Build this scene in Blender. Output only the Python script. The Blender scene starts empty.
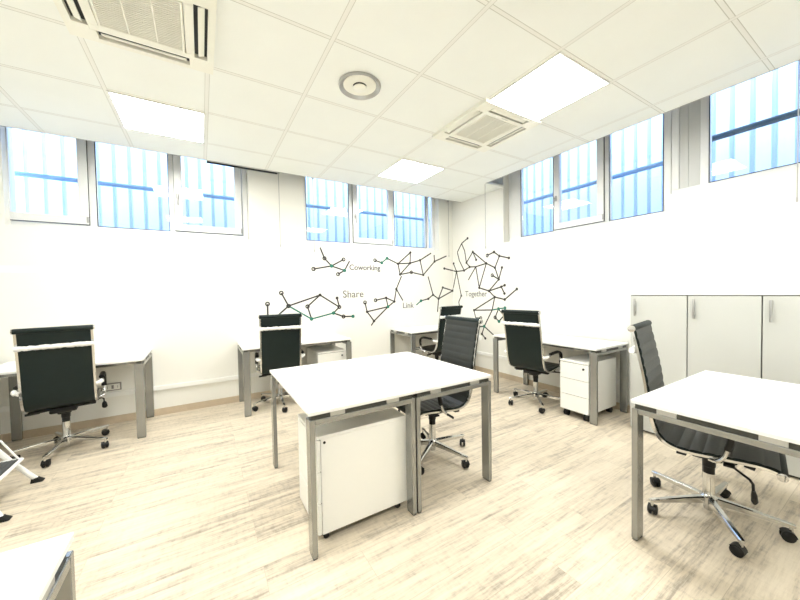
import bpy, bmesh, math, random
from mathutils import Vector, Matrix
R = math.radians
random.seed(3)
SC = bpy.context.scene
COL = SC.collection

# ------------------------------------------------------------------ materials
def mat(name, base, rough=.5, metal=0., noise=0., nscale=30., bump=0., bscale=60., spec=.5, emis=None, estr=0., sheen=0., coat=0.):
    m = bpy.data.materials.new(name); m.use_nodes = True
    nt = m.node_tree; n = nt.nodes; l = nt.links
    b = n['Principled BSDF']
    b.inputs['Base Color'].default_value = (*base, 1); b.inputs['Roughness'].default_value = rough
    b.inputs['Metallic'].default_value = metal; b.inputs['Specular IOR Level'].default_value = spec
    b.inputs['Coat Weight'].default_value = coat
    if emis:
        b.inputs['Emission Color'].default_value = (*emis, 1); b.inputs['Emission Strength'].default_value = estr
    if noise or bump:
        tc = n.new('ShaderNodeTexCoord')
    if noise:
        t = n.new('ShaderNodeTexNoise'); t.inputs['Scale'].default_value = nscale; t.inputs['Detail'].default_value = 4
        l.new(tc.outputs['Object'], t.inputs['Vector'])
        r = n.new('ShaderNodeMapRange'); r.inputs['To Min'].default_value = 1 - noise; r.inputs['To Max'].default_value = 1 + noise
        l.new(t.outputs['Fac'], r.inputs['Value'])
        mx = n.new('ShaderNodeVectorMath'); mx.operation = 'SCALE'
        mx.inputs[0].default_value = base; l.new(r.outputs['Result'], mx.inputs['Scale'])
        l.new(mx.outputs['Vector'], b.inputs['Base Color'])
    if bump:
        t = n.new('ShaderNodeTexNoise'); t.inputs['Scale'].default_value = bscale; t.inputs['Detail'].default_value = 3
        l.new(tc.outputs['Object'], t.inputs['Vector'])
        bp = n.new('ShaderNodeBump'); bp.inputs['Strength'].default_value = bump; bp.inputs['Distance'].default_value = .004
        l.new(t.outputs['Fac'], bp.inputs['Height']); l.new(bp.outputs['Normal'], b.inputs['Normal'])
    return m

def floor_mat():
    m = bpy.data.materials.new('oak_planks'); m.use_nodes = True
    nt = m.node_tree; n = nt.nodes; l = nt.links; b = n['Principled BSDF']
    tc = n.new('ShaderNodeTexCoord')
    br = n.new('ShaderNodeTexBrick'); br.offset = .37; br.offset_frequency = 2
    br.inputs['Scale'].default_value = 1; br.inputs['Brick Width'].default_value = 1.22; br.inputs['Row Height'].default_value = .18
    br.inputs['Mortar Size'].default_value = .0012; br.inputs['Mortar Smooth'].default_value = .1; br.inputs['Bias'].default_value = 0
    br.inputs['Color1'].default_value = (0, 0, 0, 1); br.inputs['Color2'].default_value = (1, 1, 1, 1); br.inputs['Mortar'].default_value = (.5, .5, .5, 1)
    l.new(tc.outputs['Object'], br.inputs['Vector'])
    # per plank shift so the grain of neighbours does not run on
    sp = n.new('ShaderNodeVectorMath'); sp.operation = 'SCALE'; sp.inputs['Scale'].default_value = 7.3
    l.new(br.outputs['Color'], sp.inputs[0])
    ad = n.new('ShaderNodeVectorMath'); ad.operation = 'ADD'
    l.new(tc.outputs['Object'], ad.inputs[0]); l.new(sp.outputs['Vector'], ad.inputs[1])
    def grain(sx, sy, det, rgh):
        mp = n.new('ShaderNodeMapping'); mp.inputs['Scale'].default_value = (sx, sy, 1); l.new(ad.outputs['Vector'], mp.inputs['Vector'])
        t = n.new('ShaderNodeTexNoise'); t.inputs['Scale'].default_value = 1; t.inputs['Detail'].default_value = det; t.inputs['Roughness'].default_value = rgh
        l.new(mp.outputs['Vector'], t.inputs['Vector']); return t
    g1 = grain(1.1, 16, 5, .62); g2 = grain(6, 70, 4, .7); g3 = grain(.9, 2.5, 3, .5)
    g4 = grain(45, 14, 2, .6)      # the short saw marks across the grain
    def mr(src, a, b_, c, d):
        r = n.new('ShaderNodeMapRange'); r.inputs['From Min'].default_value = a; r.inputs['From Max'].default_value = b_
        r.inputs['To Min'].default_value = c; r.inputs['To Max'].default_value = d; l.new(src, r.inputs['Value']); return r.outputs['Result']
    def add(a, b_):
        x = n.new('ShaderNodeMath'); x.operation = 'ADD'
        l.new(a, x.inputs[0]); l.new(b_, x.inputs[1]); return x.outputs[0]
    f = add(mr(g1.outputs['Fac'], .36, .66, 0, .52), mr(g2.outputs['Fac'], .38, .68, 0, .46))
    f = add(f, mr(g3.outputs['Fac'], .35, .7, -.06, .12))
    f = add(f, mr(g4.outputs['Fac'], .45, .7, -.03, .13))
    f = add(f, mr(br.outputs['Color'], 0, 1, -.09, .10))
    cr = n.new('ShaderNodeValToRGB'); l.new(f, cr.inputs['Fac'])
    e = cr.color_ramp.elements
    e[0].position = .12; e[0].color = (.75, .662, .52, 1)
    e[1].position = 1.0; e[1].color = (.32, .275, .215, 1)
    k = cr.color_ramp.elements.new(.5); k.color = (.65, .565, .435, 1)
    mx = n.new('ShaderNodeMixRGB'); mx.blend_type = 'MIX'; mx.inputs['Color2'].default_value = (.52, .44, .33, 1)
    l.new(br.outputs['Fac'], mx.inputs['Fac']); l.new(cr.outputs['Color'], mx.inputs['Color1'])
    l.new(mx.outputs['Color'], b.inputs['Base Color'])
    b.inputs['Roughness'].default_value = .48; b.inputs['Specular IOR Level'].default_value = .35
    bp = n.new('ShaderNodeBump'); bp.inputs['Strength'].default_value = .12; bp.inputs['Distance'].default_value = .002; bp.invert = True
    l.new(f, bp.inputs['Height']); l.new(bp.outputs['Normal'], b.inputs['Normal'])
    return m

GX, GY, GP = .0498, .0873, .6444       # ceiling grid origin and pitch
def ceiling_mat():
    m = bpy.data.materials.new('ceiling_tiles'); m.use_nodes = True
    nt = m.node_tree; n = nt.nodes; l = nt.links; b = n['Principled BSDF']
    tc = n.new('ShaderNodeTexCoord'); sx = n.new('ShaderNodeSeparateXYZ'); l.new(tc.outputs['Object'], sx.inputs['Vector'])
    def M(op, a, v=None, w=None):
        x = n.new('ShaderNodeMath'); x.operation = op
        if hasattr(a, 'type'): l.new(a, x.inputs[0])
        else: x.inputs[0].default_value = a
        if v is not None:
            if hasattr(v, 'type'): l.new(v, x.inputs[1])
            else: x.inputs[1].default_value = v
        return x.outputs[0]
    def dist(axis, off):
        q = M('DIVIDE', M('SUBTRACT', sx.outputs[axis], off), GP)
        fr = M('ABSOLUTE', M('SUBTRACT', M('FRACT', M('ADD', q, .5)), .5))
        return M('MULTIPLY', fr, GP)       # distance to the nearest grid line, metres
    dx = dist('X', GX); dy = dist('Y', GY)
    wide = M('LESS_THAN', dx, .013)
    edge = M('LESS_THAN', M('ABSOLUTE', M('SUBTRACT', dx, .0135)), .0018)
    widey = M('LESS_THAN', dy, .012)
    thin = M('LESS_THAN', M('ABSOLUTE', M('SUBTRACT', dy, .0125)), .0020)
    nz = n.new('ShaderNodeTexNoise'); nz.inputs['Scale'].default_value = 2.5; nz.inputs['Detail'].default_value = 5; l.new(tc.outputs['Object'], nz.inputs['Vector'])
    r = n.new('ShaderNodeMapRange'); r.inputs['To Min'].default_value = .97; r.inputs['To Max'].default_value = 1.03; l.new(nz.outputs['Fac'], r.inputs['Value'])
    c0 = n.new('ShaderNodeVectorMath'); c0.operation = 'SCALE'; c0.inputs[0].default_value = (.87, .885, .835); l.new(r.outputs['Result'], c0.inputs['Scale'])
    def mix(fac, prev, col):
        x = n.new('ShaderNodeMixRGB'); l.new(fac, x.inputs['Fac']); l.new(prev, x.inputs['Color1']); x.inputs['Color2'].default_value = (*col, 1); return x.outputs['Color']
    c = mix(widey, c0.outputs['Vector'], (.84, .84, .785))
    c = mix(thin, c, (.55, .545, .48))
    c = mix(wide, c, (.84, .84, .785))
    c = mix(edge, c, (.62, .615, .55))
    l.new(c, b.inputs['Base Color']); b.inputs['Roughness'].default_value = .85
    return m

def glass_mat():
    m = bpy.data.materials.new('window_glass'); m.use_nodes = True
    nt = m.node_tree; n = nt.nodes; l = nt.links
    n.remove(n['Principled BSDF']); out = n['Material Output']
    t = n.new('ShaderNodeBsdfTransparent'); t.inputs['Color'].default_value = (.97, .985, .98, 1)
    g = n.new('ShaderNodeBsdfGlossy'); g.inputs['Roughness'].default_value = .0; g.inputs['Color'].default_value = (1, 1, 1, 1)
    f = n.new('ShaderNodeFresnel'); f.inputs['IOR'].default_value = 1.5
    x = n.new('ShaderNodeMixShader'); l.new(f.outputs['Fac'], x.inputs['Fac']); l.new(t.outputs['BSDF'], x.inputs[1]); l.new(g.outputs['BSDF'], x.inputs[2])
    l.new(x.outputs['Shader'], out.inputs['Surface'])
    return m

def translucent_mat(name, tcol, dcol, fac):
    m = bpy.data.materials.new(name); m.use_nodes = True
    nt = m.node_tree; n = nt.nodes; l = nt.links
    n.remove(n['Principled BSDF']); out = n['Material Output']
    t = n.new('ShaderNodeBsdfTranslucent'); d = n.new('ShaderNodeBsdfDiffuse'); d.inputs['Color'].default_value = (*dcol, 1)
    tc = n.new('ShaderNodeTexCoord'); nz = n.new('ShaderNodeTexNoise'); nz.inputs['Scale'].default_value = 3
    l.new(tc.outputs['Object'], nz.inputs['Vector'])
    r = n.new('ShaderNodeMapRange'); r.inputs['To Min'].default_value = .95; r.inputs['To Max'].default_value = 1.05; l.new(nz.outputs['Fac'], r.inputs['Value'])
    sc = n.new('ShaderNodeVectorMath'); sc.operation = 'SCALE'; sc.inputs[0].default_value = tcol; l.new(r.outputs['Result'], sc.inputs['Scale'])
    l.new(sc.outputs['Vector'], t.inputs['Color'])
    x = n.new('ShaderNodeMixShader'); x.inputs['Fac'].default_value = fac
    l.new(d.outputs['BSDF'], x.inputs[1]); l.new(t.outputs['BSDF'], x.inputs[2]); l.new(x.outputs['Shader'], out.inputs['Surface'])
    return m

M = dict(
    wall=mat('wall_paint', (.86, .852, .787), .8, noise=.012, nscale=4, bump=.03, bscale=120),
    trunk=mat('white_trunking', (.90, .90, .86), .45, noise=.01),
    skirt=mat('oak_skirting', (.56, .46, .33), .5, noise=.12, nscale=18),
    floor=floor_mat(), ceil=ceiling_mat(), glass=glass_mat(),
    pvc=mat('window_pvc', (.80, .81, .80), .35, noise=.01),
    panel=mat('reveal_board', (.60, .61, .59), .5, noise=.02, nscale=8),
    gasket=mat('black_gasket', (.03, .035, .04), .6, noise=.1),
    screen=translucent_mat('frosted_sheet', (.53, .705, .99), (.6, .7, .8), .88),
    rib=translucent_mat('sheet_joint', (.37, .51, .86), (.4, .55, .7), .85),
    bar=mat('hazed_blue_bar', (.20, .36, .60), .5, noise=.08, nscale=12),  # guard rails, haze and bloom put into a paler blue
    bardark=mat('dark_teal_bar', (.025, .065, .10), .45, noise=.1, nscale=12),
    skyshade=mat('skyshade_grey', (.30, .33, .36), .9, noise=.12, nscale=5),  # dark grey of the unseen blockers added outside the windows
    top=mat('white_laminate', (.88, .88, .86), .32, noise=.008, nscale=12),
    edge=mat('desk_frame_metal', (.34, .345, .33), .24, metal=.7, noise=.04, nscale=25),
    spacer=mat('spacer_metal', (.50, .50, .47), .35, metal=.5, noise=.03),
    dark=mat('dark_channel', (.05, .05, .04), .5, noise=.1),
    leather=mat('black_leather', (.016, .020, .0195), .40, noise=.15, nscale=40, bump=.12, bscale=220, spec=.5),
    back=mat('black_leather_rear', (.006, .014, .013), .5, noise=.15, nscale=30, bump=.1, bscale=200, spec=.28),
    chrome=mat('chrome', (.62, .62, .61), .10, metal=1., noise=.02),
    plastic=mat('black_plastic', (.006, .006, .006), .45, noise=.15, spec=.35),
    wrap=mat('white_plastic_wrap', (.86, .86, .84), .28, noise=.05, nscale=60, bump=.5, bscale=90),
    ped=mat('pedestal_white', (.92, .92, .875), .38, noise=.008),
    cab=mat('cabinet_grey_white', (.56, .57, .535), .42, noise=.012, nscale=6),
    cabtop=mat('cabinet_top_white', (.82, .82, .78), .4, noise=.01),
    gap=mat('cabinet_gap', (.10, .10, .09), .7, noise=.1),
    alu=mat('brushed_aluminium', (.42, .42, .41), .3, metal=.7, noise=.05),
    acw=mat('ac_panel_cream', (.86, .85, .75), .4, noise=.008),
    acdark=mat('ac_slot_dark', (.02, .022, .022), .6, noise=.1),
    acgrille=mat('ac_grille', (.66, .64, .55), .5, noise=.02),
    led=mat('led_diffuser', (.9, .9, .9), .5, emis=(1., .995, .965), estr=15.),
    cord=mat('grey_cord', (.42, .42, .40), .6, noise=.1),
    ink=mat('decal_black', (.035, .032, .030), .6, noise=.1),
    green=mat('decal_green', (.02, .16, .11), .6, noise=.1),
    text=mat('decal_grey', (.17, .165, .16), .6, noise=.05),
    ladderw=mat('ladder_white_paint', (.88, .88, .86), .3, noise=.01),
    tread=mat('ladder_tread_rubber', (.07, .075, .075), .7, noise=.2, nscale=60, bump=.3, bscale=150),
    socket=mat('socket_white', (.80, .79, .72), .4, noise=.02),
    sockgrey=mat('socket_grey', (.30, .29, .26), .5, noise=.05),
)

# ------------------------------------------------------------------ helpers
def link(name, bm, m, parent=None, smooth=None, loc=None):
    me = bpy.data.meshes.new(name)
    bmesh.ops.recalc_face_normals(bm, faces=bm.faces[:])
    bm.to_mesh(me); bm.free()
    ms = m if isinstance(m, (list, tuple)) else [m]
    for q in ms: me.materials.append(q)
    if smooth is not None:
        for p in me.polygons: p.use_smooth = True
        me.set_sharp_from_angle(angle=R(smooth))
    o = bpy.data.objects.new(name, me); COL.objects.link(o)
    if parent: o.parent = parent
    if loc is not None: o.location = loc
    return o

def tag(o, label=None, cat=None, group=None, kind=None):
    if label: o['label'] = label
    if cat: o['category'] = cat
    if group: o['group'] = group
    if kind: o['kind'] = kind
    return o

def empty(name, loc=(0, 0, 0), rot=0):
    o = bpy.data.objects.new(name, None); COL.objects.link(o)
    o.location = loc; o.rotation_euler = (0, 0, rot); o.empty_display_size = .1
    return o

def box(bm, lo, hi, bev=0., mi=0, seg=2):
    lo = Vector(lo); hi = Vector(hi)
    r = bmesh.ops.create_cube(bm, size=1)
    c = (lo + hi) / 2; d = hi - lo
    for v in r['verts']: v.co = Vector((v.co.x * d.x, v.co.y * d.y, v.co.z * d.z)) + c
    fs = {f for v in r['verts'] for f in v.link_faces}
    for f in fs: f.material_index = mi
    if bev:
        es = list({e for v in r['verts'] for e in v.link_edges})
        rr = bmesh.ops.bevel(bm, geom=es, offset=bev, segments=seg, affect='EDGES', profile=.5)
        for f in rr['faces']: f.material_index = mi
    return r

def bx(lo, hi, bev=0.):
    bm = bmesh.new(); box(bm, lo, hi, bev); return bm

def basis(d):
    d = d.normalized(); a = Vector((0, 0, 1)) if abs(d.z) < .9 else Vector((1, 0, 0))
    u = d.cross(a).normalized(); return u, u.cross(d).normalized()

def tube(bm, pts, rad, n=12, cap=True, mi=0, flat=1.):
    pts = [Vector(p) for p in pts]
    rad = rad if isinstance(rad, (list, tuple)) else [rad] * len(pts)
    rings = []; u0 = None
    for i, p in enumerate(pts):
        a = pts[max(i - 1, 0)]; b = pts[min(i + 1, len(pts) - 1)]
        d = (b - a).normalized()
        if u0 is None: u, w = basis(d)
        else:
            u = (u0 - d * u0.dot(d)).normalized(); w = u.cross(d).normalized()
        u0 = u
        rings.append([bm.verts.new(p + (u * math.cos(2 * math.pi * k / n) * flat + w * math.sin(2 * math.pi * k / n)) * rad[i]) for k in range(n)])
    for i in range(len(rings) - 1):
        for k in range(n):
            f = bm.faces.new((rings[i][k], rings[i][(k + 1) % n], rings[i + 1][(k + 1) % n], rings[i + 1][k])); f.material_index = mi
    if cap:
        f = bm.faces.new(rings[0][::-1]); f.material_index = mi
        f = bm.faces.new(rings[-1]); f.material_index = mi

def lathe(bm, prof, c=(0, 0, 0), n=32, axis='z'):
    c = Vector(c); rings = []
    for r, z in prof:
        if r < 1e-6: rings.append([bm.verts.new(c + Vector((0, 0, z)))])
        else: rings.append([bm.verts.new(c + Vector((r * math.cos(2 * math.pi * k / n), r * math.sin(2 * math.pi * k / n), z))) for k in range(n)])
    for a, b in zip(rings, rings[1:]):
        for k in range(n):
            q = (k + 1) % n
            if len(a) == 1 and len(b) == 1: continue
            if len(a) == 1: bm.faces.new((a[0], b[q], b[k]))
            elif len(b) == 1: bm.faces.new((a[k], a[q], b[0]))
            else: bm.faces.new((a[k], a[q], b[q], b[k]))

def catmull(P, n=16):
    P = [Vector(p) for p in P]; out = []
    Q = [P[0] * 2 - P[1]] + P + [P[-1] * 2 - P[-2]]
    for i in range(1, len(Q) - 2):
        p0, p1, p2, p3 = Q[i - 1:i + 3]
        for k in range(n):
            t = k / n
            out.append(.5 * ((2 * p1) + (p2 - p0) * t + (2 * p0 - 5 * p1 + 4 * p2 - p3) * t * t + (3 * p1 - p0 - 3 * p2 + p3) * t ** 3))
    out.append(P[-1]); return out

def strip(bm, front, back, x0, x1, mi=0, mi_back=None):
    """solid slab: matching (y,z) outlines front/back, from x0 to x1"""
    n = len(front); V = {}
    for s, x in ((0, x0), (1, x1)):
        for i in range(n):
            V[s, 0, i] = bm.verts.new((x, front[i][0], front[i][1])); V[s, 1, i] = bm.verts.new((x, back[i][0], back[i][1]))
    def F(vs, m): f = bm.faces.new(vs); f.material_index = m
    mb = mi if mi_back is None else mi_back
    for i in range(n - 1):
        F((V[0, 0, i], V[1, 0, i], V[1, 0, i + 1], V[0, 0, i + 1]), mi)
        F((V[0, 1, i], V[0, 1, i + 1], V[1, 1, i + 1], V[1, 1, i]), mb)
        for s in (0, 1): F((V[s, 0, i], V[s, 0, i + 1], V[s, 1, i + 1], V[s, 1, i]), mb)
    F((V[0, 0, 0], V[0, 1, 0], V[1, 1, 0], V[1, 0, 0]), mb)
    F((V[0, 0, n - 1], V[1, 0, n - 1], V[1, 1, n - 1], V[0, 1, n - 1]), mb)

def copy_tree(o, parent=None):
    c = o.copy(); COL.objects.link(c)
    if parent: c.parent = parent
    for ch in KIDS.get(o.name, ()): copy_tree(ch, c)
    return c
KIDS = {}
def index_kids():
    KIDS.clear()
    for o in bpy.data.objects:
        if o.parent: KIDS.setdefault(o.parent.name, []).append(o)
# ------------------------------------------------------------------ camera (1.355 m above the floor)
CAM = Vector((-.6732, -1.1796, 1.355))
yaw, pitch, roll = .5467, .0271, -.0184
fw = Vector((math.sin(yaw) * math.cos(pitch), math.cos(yaw) * math.cos(pitch), -math.sin(pitch)))
rt = Vector((math.cos(yaw), -math.sin(yaw), 0)); up = rt.cross(fw)
c, s = math.cos(roll), math.sin(roll)
rt, up = c * rt + s * up, -s * rt + c * up
cam = bpy.data.cameras.new('camera'); co = bpy.data.objects.new('camera', cam); COL.objects.link(co)
co.matrix_world = Matrix(((rt.x, up.x, -fw.x, CAM.x), (rt.y, up.y, -fw.y, CAM.y), (rt.z, up.z, -fw.z, CAM.z), (0, 0, 0, 1)))
cam.sensor_width = 36; cam.lens = 36 * 325.37 / 800; cam.clip_start = .02
SC.camera = co

# ------------------------------------------------------------------ room shell
XL, XR, YB, YF, HC, HT = -2.33, 3.24, 3.38, -4.2, 2.885, 3.5
WT = .24
def S(name, bm, m, parent=None, smooth=None): return tag(link(name, bm, m, parent, smooth), kind='structure')
S('floor', bx((XL - .3, YF - .3, -.1), (XR + .0, YB + .0, 0)), M['floor'])
# window openings: back wall (x range), right wall (y range)
W1 = (-2.235, -.13, 2.05); W2 = (.575, 2.93, 2.05); WZ = 3.28
W3 = (.20, 2.21, 2.06); W4 = (-1.35, .20, 2.245)
bm = bmesh.new()
box(bm, (XL, YB, 0), (XR + WT, YB + WT, W1[2]))
for a, b in ((XL, W1[0]), (W1[1], W2[0]), (W2[1], XR + WT)): box(bm, (a, YB, W1[2]), (b, YB + WT, WZ))
box(bm, (XL, YB, WZ), (XR + WT, YB + WT, HT))
S('wall_back', bm, M['wall'])
bm = bmesh.new()
box(bm, (XR, YF, 0), (XR + WT, YB, W3[2]))
box(bm, (XR, YF, W3[2]), (XR + WT, W3[0], W4[2])); box(bm, (XR, W3[1], W3[2]), (XR + WT, YB, WZ))
box(bm, (XR, YF, W4[2]), (XR + WT, W4[0], WZ)); box(bm, (XR, YF, WZ), (XR + WT, YB, HT))
S('wall_right', bm, M['wall'])
S('wall_left', bx((XL - .2, YF, 0), (XL, YB + WT, HT)), M['wall'])
S('wall_front', bx((XL - .2, YF - .2, 0), (XR + WT, YF, HT)), M['wall'])
bm = bmesh.new()
box(bm, (XL, YF, HC), (2.864, 3.145, HC + .03)); box(bm, (2.864, 2.2, HC), (XR, 3.145, HC + .03))
S('ceiling', bm, M['ceil'])
S('ceiling_upper', bx((XL - .2, YF - .2, HT), (XR + WT, YB + WT, HT + .2)), M['wall'])
# skirting, cable trunking, painted ledge light, ceiling edge trims
S('baseboard_back', bx((XL, YB - .014, 0), (XR, YB, .075), .002), M['skirt'])
S('baseboard_right', bx((XR - .014, .40, 0), (XR, YB - .014, .075), .002), M['skirt'])
S('baseboard_left', bx((XL, YF, 0), (XL + .014, YB - .014, .075), .002), M['skirt'])
S('trim_1', bx((XL + .001, YB - .022, .285), (XR - .024, YB, .335), .003), M['trunk'])
S('trim_2', bx((XR - .022, .60, .285), (XR, YB, .335), .003), M['trunk'])
S('lit_ledge_band', bx((XL + .001, YB - .0003, 1.60), (2.15, YB, 1.665)), M['trunk'])  # flat strip, the light on a sloped ledge painted as whiter colour
S('trim_4', bx((2.858, YF, HC - .003), (2.866, 2.2, HC + .032), .0), M['cord'])
S('trim_5', bx((XL, 3.140, HC - .003), (XR, 3.148, HC + .032), .0), M['cord'])

# ------------------------------------------------------------------ windows
def frame_rect(bm, P, a0, a1, z0, z1, w, d0, d1, bev=.004):
    """rectangular ring in the wall plane; P maps (along, depth, z) to xyz"""
    for (a, b, c_, d_) in ((a0, a1, z0, z0 + w), (a0, a1, z1 - w, z1), (a0, a0 + w, z0 + w, z1 - w), (a1 - w, a1, z0 + w, z1 - w)):
        p = P(a, d0, c_); q = P(b, d1, d_)
        box(bm, [min(x, y) for x, y in zip(p, q)], [max(x, y) for x, y in zip(p, q)], bev)
def pbox(bm, P, a0, a1, d0, d1, z0, z1, bev=0., mi=0):
    p = P(a0, d0, z0); q = P(a1, d1, z1)
    box(bm, [min(x, y) for x, y in zip(p, q)], [max(x, y) for x, y in zip(p, q)], bev, mi)
PB = lambda a, d, z: (a, YB + d, z)          # back wall: along = x
PR = lambda a, d, z: (XR + d, a, z)          # right wall: along = y
def window(k, P, span, z0, fixed, sashes, posts, fw_=.06, side=None, handle=()):
    root = tag(empty('window_%d' % k, P((span[0] + span[1]) / 2, .12, z0)), kind='structure')
    inv = Vector(root.location)
    def L(name, bm, m, par=root, smooth=None):
        bmesh.ops.translate(bm, verts=bm.verts[:], vec=-inv)
        o = link(name, bm, m, None, smooth); o.parent = par; return o
    a0, a1 = span; z1 = WZ - .005
    if k == 1: a0 -= .11
    bm = bmesh.new(); frame_rect(bm, P, a0 + .002, a1 - .002, z0 + .002, z1, fw_, .115, .185)
    for p0, p1 in posts: pbox(bm, P, p0, p1, .117, .183, z0 + fw_, z1 - fw_, .003)
    L('window_frame', bm, M['pvc'])
    bg = bmesh.new()
    for f0, f1 in fixed: pbox(bg, P, f0, f1, .148, .154, z0 + fw_ - .005, z1 - fw_)
    for j, (s0, s1) in enumerate(sashes):
        bm = bmesh.new(); frame_rect(bm, P, s0, s1, z0 + .068, z1 - .06, .078, .092, .160, .006)
        L('sash', bm, M['pvc'])
        pbox(bg, P, s0 + .07, s1 - .07, .125, .131, z0 + .14, z1 - .13)
        bm = bmesh.new(); frame_rect(bm, P, s0 - .003, s1 + .003, z0 + .064, z1 - .056, .012, .1, .12, 0)
        L('seal', bm, M['gasket'])
        bm = bmesh.new(); e = s1 - .012 if handle[j] < 0 else s0 + .0
        pbox(bm, P, e - .006, e + .012, .082, .094, z0 + .085, z0 + .145, .003)
        L('hinge', bm, M['alu'], smooth=40)
        bm = bmesh.new(); e = s0 + .035 if handle[j] < 0 else s1 - .035
        zc = z0 + .47
        pbox(bm, P, e - .014, e + .014, .083, .093, zc - .035, zc + .035, .004)
        tube(bm, [P(e, .09, zc), P(e, .05, zc)], .009, 10)
        tube(bm, [P(e, .052, zc + .008), P(e, .05, zc - .11)], .0085, 10)
        L('window_handle', bm, M['alu'], smooth=40)
    # thin black gaskets round the fixed panes
    bm = bmesh.new()
    for f0, f1 in fixed:
        frame_rect(bm, P, f0 - .004, f1 + .004, z0 + fw_ - .004, z1 - fw_ + .004, .007, .112, .1165, 0)
    L('gasket', bm, M['gasket'])
    L('glass_pane', bg, M['glass'])
    if side:
        bm = bmesh.new()
        for s0, s1 in side: pbox(bm, P, s0, s1, .118, .15, z0 + .002, z1, .0015)
        L('side_board', bm, M['panel'])
    return root
# back wall, left: tilt sash, fixed pane, tilt sash
window(1, PB, W1[:2], 2.05, [(-1.60, -.97)], [(-2.305, -1.665), (-.915, -.20)], [(-1.668, -1.60), (-.97, -.905)], handle=(-1, -1))
window(2, PB, W2[:2], 2.05, [(.635, 1.285), (2.09, 2.735)], [(1.345, 2.045)], [(1.285, 1.345), (2.045, 2.09), (2.735, 2.80)], handle=(-1,), )
window(3, PR, W3[:2], 2.06, [(1.475, 1.985), (.265, .775)], [(.83, 1.455)], [(1.43, 1.475), (.775, .83), (1.985, 2.15)], handle=(1,))
window(4, PR, W4[:2], 2.245, [(-.66, -.085), (-1.29, -.72)], [], [(-.72, -.66), (-.085, -.02)], side=[(-.02, .066), (.068, .135)])

# frosted ribbed sheets outside, with their guard rails and an added unseen areaway
def screen(name, P, a0, a1, d, z0, z1, period, first, label, bars):
    root = empty(name, P((a0 + a1) / 2, d, z0)); inv = Vector(root.location)
    tag(root, label, 'screen')
    bm = bmesh.new(); prof = [(a0, d, 0)]; a = first
    while a < a1 - .03:
        if a > a0 + .03: prof += [(a - .020, d, 0), (a - .012, d - .016, 1), (a + .012, d - .016, 1), (a + .020, d, 1)]
        a += period
    prof.append((a1, d, 0)); pv = None
    for i, (u, dd, mi) in enumerate(prof):
        cv = (bm.verts.new(P(u, dd, z0)), bm.verts.new(P(u, dd, z1)))
        if pv: bm.faces.new((pv[0], cv[0], cv[1], pv[1])).material_index = mi
        pv = cv
    bmesh.ops.translate(bm, verts=bm.verts[:], vec=-inv)
    o = link('sheet', bm, [M['screen'], M['rib']]); o.parent = root
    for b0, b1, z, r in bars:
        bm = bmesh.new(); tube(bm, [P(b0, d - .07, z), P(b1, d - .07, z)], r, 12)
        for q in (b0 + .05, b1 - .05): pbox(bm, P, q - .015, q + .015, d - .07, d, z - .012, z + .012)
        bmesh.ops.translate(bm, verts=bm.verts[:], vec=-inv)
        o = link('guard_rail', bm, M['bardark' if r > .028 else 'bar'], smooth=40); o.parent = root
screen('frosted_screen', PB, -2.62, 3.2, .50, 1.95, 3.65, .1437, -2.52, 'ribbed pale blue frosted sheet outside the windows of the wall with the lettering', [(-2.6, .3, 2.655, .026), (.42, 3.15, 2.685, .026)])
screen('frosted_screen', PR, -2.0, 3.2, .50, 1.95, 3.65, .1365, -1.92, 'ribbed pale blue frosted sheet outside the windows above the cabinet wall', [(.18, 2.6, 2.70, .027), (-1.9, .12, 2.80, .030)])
bm = bmesh.new(); box(bm, (XL - .3, YB + WT, 1.75), (XR + 2.2, YB + 2.0, 1.9)); S('floor_skyshade_back', bm, M['skyshade'])  # unseen dark ground, added so the lower sheets get less light
bm = bmesh.new(); box(bm, (XR + WT, -3.2, 1.75), (XR + 2.2, YB + WT, 1.9)); S('floor_skyshade_right', bm, M['skyshade'])
bm = bmesh.new(); box(bm, (XL - .3, YB + 1.45, 1.9), (XR + 2.2, YB + 2.0, 3.2)); S('wall_skyshade_back', bm, M['skyshade'])  # unseen walls added to cut sky light from the lower sheets
bm = bmesh.new(); box(bm, (XR + 1.45, -3.2, 1.9), (XR + 2.0, YB + 1.45, 3.2)); S('wall_skyshade_right', bm, M['skyshade'])

# ------------------------------------------------------------------ desks
def make_desk(name, Ln, D, xc, yc, rot, label, group=None, H=.757):
    """length along local x, depth along local y"""
    root = tag(empty(name, (xc, yc, 0), rot), label, 'desk', group)
    a, b = Ln / 2, D / 2
    link('desktop', bx((-a, -b, H - .019), (a, b, H), .002), M['top'], root)
    b -= .004
    zt = H - .043
    for sx in (-1, 1):
        x0, x1 = (a - .070, a) if sx > 0 else (-a, -a + .070)
        for sy in (-1, 1):
            y0, y1 = (b - .028, b) if sy > 0 else (-b, -b + .028)
            lg = link('leg', bx((x0, y0, .010), (x1, y1, zt), .003), M['edge'], root)
            link('foot_cap', bx((x0 + .003, y0 + .003, 0), (x1 - .003, y1 - .003, .0105)), M['dark'], lg)
        link('crossbar', bx((x0, -b + .0285, zt - .028), (x1, b - .0285, zt), .003), M['edge'], root)
        link('dark_channel', bx((x0 + .012, -b + .012, zt), (x1 - .012, b - .012, H - .0195)), M['dark'], root)
        for f in (-1, 1):
            yy = f * (b - .15)
            for q0, q1 in ((x0 + .004, x0 + .0115), (x1 - .0115, x1 - .004)):
                link('spacer', bx((q0, yy - .04, zt), (q1, yy + .04, H - .0195), .001), M['spacer'], root)
    for sy in (-1, 1):
        yy = sy * (b - .19)
        link('beam', bx((-a + .0705, yy - .02, zt - .028), (a - .0705, yy + .02, H - .0195), .002), M['edge'], root)
    return root
CG = 'white desks on square metal frames'
make_desk('desk', 1.09, .642, .083, .975, R(90), 'left half of the pair of white desks in mid-room, with a white pedestal beneath', CG)
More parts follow.
